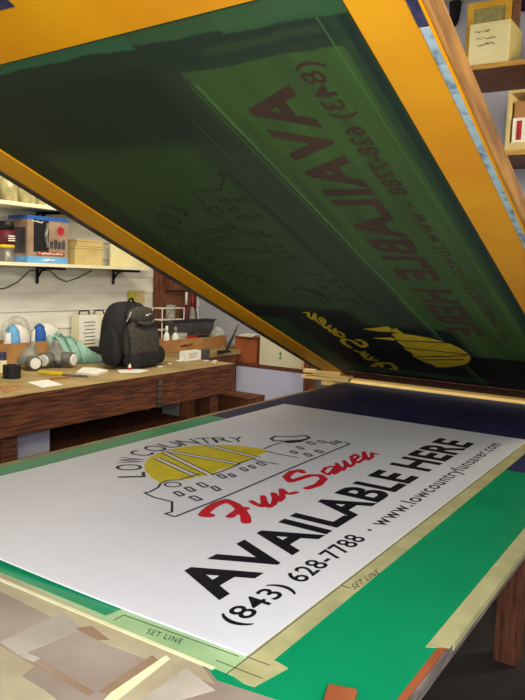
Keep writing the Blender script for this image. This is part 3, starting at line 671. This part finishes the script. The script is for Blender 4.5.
# jars on the upper shelf
for k, (xl, xr, yt) in enumerate(((1, 16, 176), (18, 34, 184), (36, 44, 196), (-16, -2, 170))):
    l_ = onY(LW-.16, xl, 190); r_ = onY(LW-.16, xr, 190); h = .20; R = (r_.x-l_.x)/2
    t = thing('glass_jar', ['straw coloured jar on the upper wall shelf, left of two', 'straw coloured jar on the upper wall shelf, right of two', 'small yellow jar at the right of the upper shelf jars', 'jar at the far left of the upper shelf'][k], 'jar', ((l_.x+r_.x)/2, LW-.16, s2z+.026))
    bm = B(); lathe(bm, [(R*.9, 0), (R, .01), (R, h*.8), (R*.7, h*.9)]); obj('body', bm, 'jar', t, True)
    bm = B(); lathe(bm, [(R*.75, h*.9), (R*.75, h)]); obj('lid', bm, 'white', t, True)

# ================================================================== WOODEN CABINET in the corner
fy = LW-.04
a = onY(fy, 155.5, 330); c = onY(fy, 163.5, 330); r_ = onY(LW-.05, 197, 330)
zt = onY(fy, 170, 276).z; zh = onY(fy, 175, 290).z
CB = thing('corner_cabinet', 'open dark wooden cabinet with counter in the corner past the bench', 'cabinet', (3.54, LW, 0))
def cc(name, m, u0_, u1_, y0, y1, z0, z1, bev=.002): return bx(name, m, CB, u0_-3.54, u1_-3.54, y0, y1, z0, z1, bev)
cc('side_panel', 'wood_post', a.x, c.x, -.045, -.002, 0, 2.4)
cc('back_panel', 'shelf_wood', c.x, min(r_.x, BW-.01), -.02, -.002, BZ, 2.4)
cc('side_panel', 'wood_post', r_.x-.03, r_.x-.01, -.045, -.021, BZ, zh)
cc('shelf_board', 'wood_post', c.x, r_.x, -.10, -.021, zh, zt)
bm = B(); prism(bm, [(0, -.74), (4.34-3.54, -.74), (4.34-3.54, -.53), (BW-3.55, -.53), (BW-3.55, -.002), (0, -.002)], BZ-.035, BZ-.001); obj('counter', bm, 'bench_top', CB)
cc('front_panel', 'wood_post', 3.56, 4.3, -.72, -.70, 0, BZ-.036)
# things on the cabinet floor, seen as one cluster right of the backpack
CZ = BZ
def cl(name, m, xl, xr, yb, yt, v, prof, label, cat, capm=None, group=None, z0=CZ):
    l_ = onY(v, xl, yb); r_ = onY(v, xr, yb); h = onY(v, (xl+xr)/2, yt).z - z0; R = (r_.x-l_.x)/2*.76
    t = thing(name, label, cat, ((l_.x+r_.x)/2, v, z0+.001), group=group)
    bm = B(); lathe(bm, [(R*a_, h*b_) for a_, b_ in prof[0]], seg=16); obj('body', bm, m, t, True)
    if capm: bm = B(); lathe(bm, [(R*a_, h*b_) for a_, b_ in prof[1]], seg=16); obj('cap', bm, capm, t, True)
    return t
BOT = ([(.9, 0), (1, .05), (1, .6), (.45, .75)], [(.45, .75), (.4, 1)])
CAN = ([(.95, 0), (1, .04), (1, .96), (.95, 1)], [(.4, 1), (.3, 1.02)])
TV = LW-.50
# cardboard tray of supplies: front (163..205, 340..352)
a = onY(TV, 164, 352); c = onY(TV, 226, 350); h = onY(TV, 164, 341).z-CZ; ww = c.x-a.x
TRD = .17
TR = thing('supply_tray', 'brown cardboard tray full of bottles right of the backpack', 'tray', (a.x, TV, CZ+.001))
for q in ((0, ww, 0, .006, 0, h), (0, ww, TRD, TRD+.006, 0, h), (0, .006, .006, TRD, 0, h), (ww-.006, ww, .006, TRD, 0, h), (.006, ww-.006, .006, TRD, 0, .004)): bx('panel', 'card', TR, *q)
bm = B(); scribble(bm, lambda q, b_: (.20+.16*q, -.002, h*(.3+.4*b_)), 5, 9, .005); obj('printed_word', bm, 'maroon', TR)
cl('glue_bottle', 'white', 163.5, 169, 350, 326, TV+.06, BOT, 'leftmost small white bottle in the supply tray', 'bottle', 'white', z0=CZ+.006)
cl('glue_bottle', 'white', 172, 178, 350, 327, TV+.08, BOT, 'second small white bottle in the supply tray', 'bottle', 'grey_plastic', z0=CZ+.006)
cl('plastic_cup', 'clear', 178, 186, 350, 333, TV+.05, CAN, 'clear plastic cup beside the red carton in the supply tray', 'cup', z0=CZ+.006)
def sb(name, m, xl, xr, yb, yt, v, d, label, cat, z0=CZ+.006):
    l_ = onY(v, xl, yb); r_ = onY(v, xr, yb); h = onY(v, (xl+xr)/2, yt).z - z0
    o = bx(name, m, None, 0, r_.x-l_.x, 0, d, 0, h, .002); o.location = (l_.x, v, z0); return tag(o, label, cat), r_.x-l_.x, h
sb('small_carton', 'red', 186.5, 197.5, 350, 336, TV+.02, .05, 'small red carton in the supply tray', 'carton')
o, ww, h = sb('small_carton', 'black', 198, 209, 350, 335.5, TV+.02, .05, 'small black carton with round white badge in the supply tray', 'carton')
bm = B(); lathe(bm, [(.022, 0), (.022, .002)], seg=16); q = obj('round_badge', bm, 'white', o); q.location = (ww*.4, -.0005, h*.6); q.rotation_euler = (math.pi/2, 0, 0)
t = tag(blob('clear_bag', 'clear', None, (0, 0, .08), (.09, .05, .085), 2.1, noise=.04), 'crumpled clear plastic bag at the right of the supply tray', 'bag'); p = onY(TV+.09, 217, 350); t.location = (p.x, p.y, CZ+.01)
# wire rack with bottles behind
rv = LW-.155; a = onY(rv, 161.5, 350); c = onY(rv, 183, 350); t_ = onY(rv, 162, 308)
RK = thing('wire_rack', 'white wire rack behind the supply tray in the corner cabinet', 'rack', (a.x, rv, CZ)); ww = c.x-a.x; h = t_.z-CZ
for x in (0, ww):
    for y in (0, .11): bm = B(); tube(bm, [(x, y, 0.001), (x, y, h)], .005); obj('post', bm, 'white', RK)
for z in (h*.42, h*.68, h*.98):
    bm = B(); tube(bm, [(0, 0, z), (ww, 0, z)], .004); tube(bm, [(0, .11, z), (ww, .11, z)], .004); tube(bm, [(0, 0, z), (0, .11, z)], .004); tube(bm, [(ww, 0, z), (ww, .11, z)], .004)
    for k in range(1, 5): tube(bm, [(ww*k/5, 0, z), (ww*k/5, .11, z)], .003)
    obj('wire_shelf', bm, 'white', RK)
cl('clear_jar', 'clear', 166, 174, 338, 305, rv+.055, CAN, 'clear jar standing on the white wire rack', 'jar', 'grey_plastic', z0=CZ+h*.42+.004)
TV2 = LW-.08
cl('aerosol_can', 'maroon', 182.5, 187.5, 345, 292, TV2, BOT, 'maroon spray can under the cabinet shelf', 'can', 'white')
cl('aerosol_can', 'grey_plastic', 188.5, 194, 345, 295, TV2-.02, BOT, 'grey spray can with red cap under the cabinet shelf', 'can', 'red')
cl('aerosol_can', 'navy_tape', 192.5, 196, 345, 297, TV2, BOT, 'dark blue spray can at the right end under the cabinet shelf', 'can', 'navy_tape')
# dark grey basin above tray
gz = onY(TV+.2, 190, 333).z
a = onY(TV+.2, 172, 335); c = onY(TV+.2, 213, 335); t_ = onY(TV+.2, 190, 321)
GB = thing('grey_basin', 'dark grey plastic basin behind the cartons of the supply tray', 'basin', ((a.x+c.x)/2+.03, TV+.262, CZ+.001)); ww = (c.x-a.x)/2
bm = B(); hh = t_.z-CZ
prism(bm, [(-ww*.8, -.045), (ww*.8, -.045), (ww*.8, .045), (-ww*.8, .045)], 0, .01)
vs = lambda k, z: [bm.verts.new((sx*ww*k, sy*.055*k, z)) for sx, sy in ((-1, -1), (1, -1), (1, 1), (-1, 1))]
A_, B_, C_, D_ = vs(.8, 0), vs(1.0, hh), vs(.95, hh), vs(.76, .012)
for X, Y in ((A_, B_), (B_, C_), (C_, D_)):
    for i in range(4): bm.faces.new((X[i], X[(i+1) % 4], Y[(i+1) % 4], Y[i]))
obj('bowl', bm, 'grey_dark', GB)
bm = B(); box(bm, -ww*1.05, ww*1.05, -.066, -.055, hh-.008, hh+.002); box(bm, -ww*1.05, ww*1.05, .055, .066, hh-.008, hh+.002); box(bm, ww*.98, ww*1.05, -.055, .055, hh-.008, hh+.002); obj('rim', bm, 'black', GB)
# small white box in front
p, wd, ht = size(186, 210, 360, 350.5)
WB = thing('small_box', 'small white box with dark end in front of the supply tray', 'box', (p.x-wd/2, p.y, BZ+.001))
bx('box', 'white', WB, 0, wd*.62, 0, .06, 0, ht, .001); bx('dark_end', 'grey_dark', WB, wd*.62, wd, .0, .06, 0, ht*.96, .001)
bm = B()
for k in range(3): box(bm, wd*(.1+.03*k), wd*(.5-.04*k), -.001, 0, ht*(.7-.2*k), ht*(.76-.2*k))
obj('printed_lines', bm, 'grey_plastic', WB)
for k, (x, y, s) in enumerate(((206, 361, .02), (180, 361, .03), (215, 361, .02), (214, 363, .014), (160, 367, .02), (170, 364, .015), (150, 366, .018))):
    p = place(x, y); tag(bx('plastic_scrap', 'white', None, -s, s, -s*.5, s*.5, .0005, .006, .001), 'small white scrap among the litter at the right end of the bench', 'scrap', 'white scraps at the right end of the bench').location = p
# squeegee-like tool leaning
a = onZ(BZ, 226, 352.5); b0 = onX(a.x+.08, 242, 316)
TL = thing('clamp_tool', 'dark metal hand clamp leaning at the right end of the bench', 'tool', (a.x, a.y, BZ))
d = b0-a
bm = B(); tube(bm, [(0, 0, .012), d*.45]+[d*.5], .012); obj('grip', bm, 'grey_dark', TL, True)
bm = B(); tube(bm, [d*.5, d*1.0], .008); obj('shaft', bm, 'metal', TL, True)
bm = B(); box(bm, -.09, .03, -.03, .03, 0, .02, .004); obj('foot', bm, 'black', TL)

# ================================================================== LOW SHELF RACK on the back wall
LZ = TZ-.215
u_f = BW-.34
a = onX(u_f, 233, 368); c = onX(u_f, 317, 372)
RK2 = thing('low_rack', 'dark brown low wall rack with square post right of the bench', 'rack', (u_f, c.y, 0))
W_ = a.y-c.y
bx('board', 'wood_post', RK2, 0, .335, 0, W_, LZ-.03, LZ, .002)
p1 = onX(u_f, 306, 370); p2 = onX(u_f, 317, 370)
bx('post', 'wood_post', RK2, -.04, -.001, p2.y-c.y, p1.y-c.y, 0, TZ+.12, .002)
bx('post', 'wood_post', RK2, .02, .08, W_-.06, W_, 0, LZ-.031, .002)
pa = onX(u_f, 236, 368); pb = onX(u_f, 304, 368)
bx('front_panel', 'panel_pale', RK2, .004, .012, pb.y-c.y, pa.y-c.y, .22, LZ-.031)
# boxes on it
a1 = onX(u_f+.03, 234, 366); c1 = onX(u_f+.03, 256, 367); t1 = onX(u_f+.03, 244, 337)
OB = thing('cardboard_box', 'orange brown cardboard box on the low rack right of the bench', 'box', (u_f+.03, c1.y, LZ)); ww = a1.y-c1.y; h = t1.z-LZ
bx('box', 'card_orange', OB, 0, .24, 0, ww, 0, h, .002)
bx('flap', 'card_orange', OB, -.02, .02, -.004, ww+.004, h, h+.006, .001)
p = Vector((u_f+.1, c1.y+ww*.5, LZ+h+.007)); bm = B()
for k in range(4): box(bm, -.09+.01*k, .08, -ww*.34, ww*.3, .004*k, .004*k+.003, rot=Matrix.Rotation(.12*k-.2, 3, 'Z'))
tag(obj('paper_stack', bm, 'white', loc=p), 'loose white papers on top of the orange brown box', 'papers')
a1 = onX(u_f+.02, 259, 366); c1 = onX(u_f+.02, 305, 368); t1 = onX(u_f+.02, 262, 332)
M['ivory'] = mat('ivory_card', (222, 216, 190), (210, 202, 174), 5)
WC = thing('white_carton', 'cream white carton with green arrow mark on the low rack', 'carton', (u_f+.02, c1.y, LZ)); ww = a1.y-c1.y; h = t1.z-LZ
bx('box', 'ivory', WC, 0, .28, 0, ww, 0, h, .003)
bx('side_fold', 'note_cream', WC, -.002, -.0003, .0, .03, 0, h)
bm = B()
for P in ([(0, 0), (.03, 0), (.015, .022)],):
    v = [bm.verts.new((-.002, ww*.52+.02-q[0], h*.34+q[1]+.012)) for q in P]; bm.faces.new(v)
    v = [bm.verts.new((-.002, ww*.52+.02-q[0], h*.34+q[1])) for q in ((.011, -.02), (.019, -.02), (.019, .012), (.011, .012))]; bm.faces.new(v)
    v = [bm.verts.new((-.002, ww*.52+.02-q[0], h*.34+q[1])) for q in ((-.004, -.03), (.034, -.03), (.034, -.024), (-.004, -.024))]; bm.faces.new(v)
obj('arrow_mark', bm, 'green_print', WC)
# pale wood offcuts at the far left corner of the press table
p = onZ(TZ+.03, 325, 380); p.z = TZ+.0245; p.x += .01
for k, (dx, dy, L_, rz, wv) in enumerate(((.0, .02, .26, 1.72, .06), (.015, -.01, .22, 1.5, .05), (-.005, .04, .20, 1.85, .05))):
    o = bx('wood_offcut', 'offcut', None, -L_/2, L_/2, -wv/2, wv/2, 0, .016, .002); o.location = p+Vector((dx+.04, dy, .0165*k)); o.rotation_euler = (0, 0, rz)
    tag(o, ['flat pale wood offcut at the bottom of the pile at the table corner', 'flat pale wood offcut in the middle of the pile at the table corner', 'flat pale wood offcut topmost of the pile at the table corner'][k], 'offcut', 'wood offcuts at the table corner')

# crate and bins under the bench
q0 = onY(BF+.30, 18, 455); q1 = onY(BF+.30, 50, 455); t1 = onY(BF+.30, 34, 432)
BI = thing('storage_bin', 'pale grey storage bin on the lower shelf under the bench', 'bin', (q0.x, BF+.30, .311)); ww = q1.x-q0.x
bx('tub', 'lav_wall', BI, 0, ww, 0, .26, 0, max(.2, t1.z-.311), .006); bx('rim', 'lav_wall', BI, -.008, ww+.008, -.008, .268, max(.2, t1.z-.311), max(.2, t1.z-.311)+.014, .003)
q0 = onX(3.75, 205, 398); q1 = onX(3.75, 252, 398); t1 = onX(3.75, 230, 396)
WCR = thing('wooden_crate', 'reddish brown wooden crate standing below the low rack', 'crate', (3.72, q1.y, 0)); ww = q0.y-q1.y; h = t1.z
for k in range(3): bx('slat', 'wood_dark', WCR, 0, .016, 0, ww, .02+k*h/3, (k+1)*h/3-.005, .002)
for k in range(3): bx('slat', 'wood_dark', WCR, .20, .216, 0, ww, .02+k*h/3, (k+1)*h/3-.005, .002)
for y in (.0, ww-.02): bx('end_panel', 'wood_dark', WCR, .017, .199, y, y+.02, .0, h-.005, .002)
bx('lid', 'wood_dark', WCR, -.005, .222, 0, ww, h-.003, h+.01, .002)

# ================================================================== HIGH SHELVES (right, back wall)
HF = 4.07
def high_shelf(z, v1, label):
    t = thing('high_shelf', label, 'shelf', (BW, 0, z)); bx('board', 'shelf_wood', t, HF-BW+.012, -.002, -1.3, v1, 0.001, .03)
    bx('front_edge', 'lit_shelf_edge', t, HF-BW, HF-BW+.012, -1.3, v1, .0, .031, .001)  # light on the front edge is in its paler colour
    for v in (-.3, -1.1):
        bx('support', 'shelf_wood', t, -.45, -.002, v-.02, v+.02, -.05, -.001, .002)
    return t
Z1 = onX(HF, 500, 62).z-.03; Z2 = onX(HF, 516, 150).z-.03
high_shelf(Z1, 1.3, 'upper brown high shelf on the back wall carrying the cream box')
high_shelf(Z2, 1.0, 'lower brown high shelf on the back wall carrying the open wooden crate')
# cream box on top
a = onX(HF+.01, 467.5, 60); c = onX(HF+.01, 508, 58); t1 = onX(HF+.01, 500, 18)
CBX = thing('cream_box', 'cream cardboard box with handwriting on the upper high shelf', 'box', (HF+.015, c.y, Z1+.031)); ww = a.y-c.y; h = onX(HF+.01, 468, 25).z-Z1-.03
bx('box', 'cream', CBX, 0, .30, 0, ww, 0, h, .003)
bx('end_panel', 'cream_shaded', CBX, .004, .296, -.003, -.0003, .002, h-.002)  # thin sheet over the shadow side, shade put into its colour
bm = B()
for k, (y0, y1, zz) in enumerate(((.86, .44, .74), (.82, .32, .58), (.76, .36, .43))):
    scribble(bm, lambda q, b_: (-.0012, ww*(y0+(y1-y0)*q), h*(zz+.10*b_)), 6, 20+k, .0017)
obj('handwriting', bm, 'pen', CBX)
# small framed screen behind the box
FR = thing('small_screen_frame', 'yellow wooden screen frame with olive mesh standing behind the cream box', 'frame', (HF+.33, c.y-.02, Z1+.031)); fwid = ww+.06; fh = .40
a2 = onX(HF+.33, 467, 20); c2 = onX(HF+.33, 511, 20); fwid = a2.y-c2.y; FR.location.y = c2.y; fh = onX(HF+.33, 490, 0.5).z-Z1-.03
for q in ((0, .03, 0, .045, 0, fh), (0, .03, fwid-.045, fwid, 0, fh), (0, .03, .045, fwid-.045, 0, .045), (0, .03, .045, fwid-.045, fh-.045, fh)): bx('frame_bar', 'frame_yellow', FR, *q, bev=.002)
bx('mesh', 'olive_mesh', FR, .006, .009, .045, fwid-.045, .045, fh-.045)
q = bx('frame_board', 'shelf_wood', None, 0, .03, 0, .05, 0, fh+.02, .002); q.location = (HF+.33, c2.y-.055, Z1+.031); tag(q, 'brown wooden board standing right of the yellow frame', 'board')
# black things beside
p = onX(BW-.06, 458, 5); t = tag(blob('black_cable_bundle', 'black_cloth', None, (0, 0, 0), (.04, .045, .22), 2.4, noise=.04), 'black cloth bundle hanging on the back wall left of the cream box', 'bundle'); t.location = (p.x, p.y+.02, p.z+.07)
p = onX(BW-.12, 522, 2); t = tag(blob('black_bag', 'black_cloth', None, (0, 0, 0), (.08, .12, .11), 2.4, noise=.04), 'black bag at the top right above the cream box', 'bag'); t.location = (p.x, p.y-.02, p.z+.05)
# open crate on the second shelf
a = onX(HF+.01, 504.5, 149); h = onX(HF+.01, 506, 91).z-Z2-.031; L_ = .62; y1 = a.y; y0 = y1-L_
OC = thing('open_crate', 'open fronted pale wooden crate on the lower high shelf', 'crate', (HF+.01, y0, Z2+.031))
for nm, q in (('side_board', (0, .4, 0, .018, 0, h)), ('side_board', (0, .4, L_-.018, L_, 0, h)), ('top_board', (0, .4, .018, L_-.018, h-.018, h)), ('bottom_board', (0, .4, .018, L_-.018, 0, .05)), ('back_board', (.385, .4, .018, L_-.018, .05, h-.018))):
    bx(nm, 'note_cream' if nm != 'back_board' else 'black', OC, *q)
zc = Z2+.031+.051
RBX = thing('striped_box', 'white box with red side stripe inside the open crate', 'box', (HF+.04, y1-.018-.30, zc)); hb_ = onX(HF+.04, 515, 118).z-zc
bx('box', 'white', RBX, 0, .25, 0, .285, 0, hb_, .002); bx('red_stripe', 'red', RBX, -.002, -.0003, .225, .258, hb_*.12, hb_*.88)
bx('flap', 'card', RBX, .02, .23, .0, .285, hb_, hb_+.11, .002)
bx('flap_mark', 'green_print', RBX, .018, .0195, .15, .18, hb_+.03, hb_+.07)
# ================================================================== small things on / under the press table
p = onZ(TZ, 343, 695); o = bx('wood_block', 'card_orange', None, -.05, .022, -.02, .02, 0, .012, .002); o.rotation_euler = (0, 0, .3); o.location = (p.x-.02, p.y-.005, TZ+.0006); tag(o, 'orange brown wood block at the near right corner of the table', 'block')
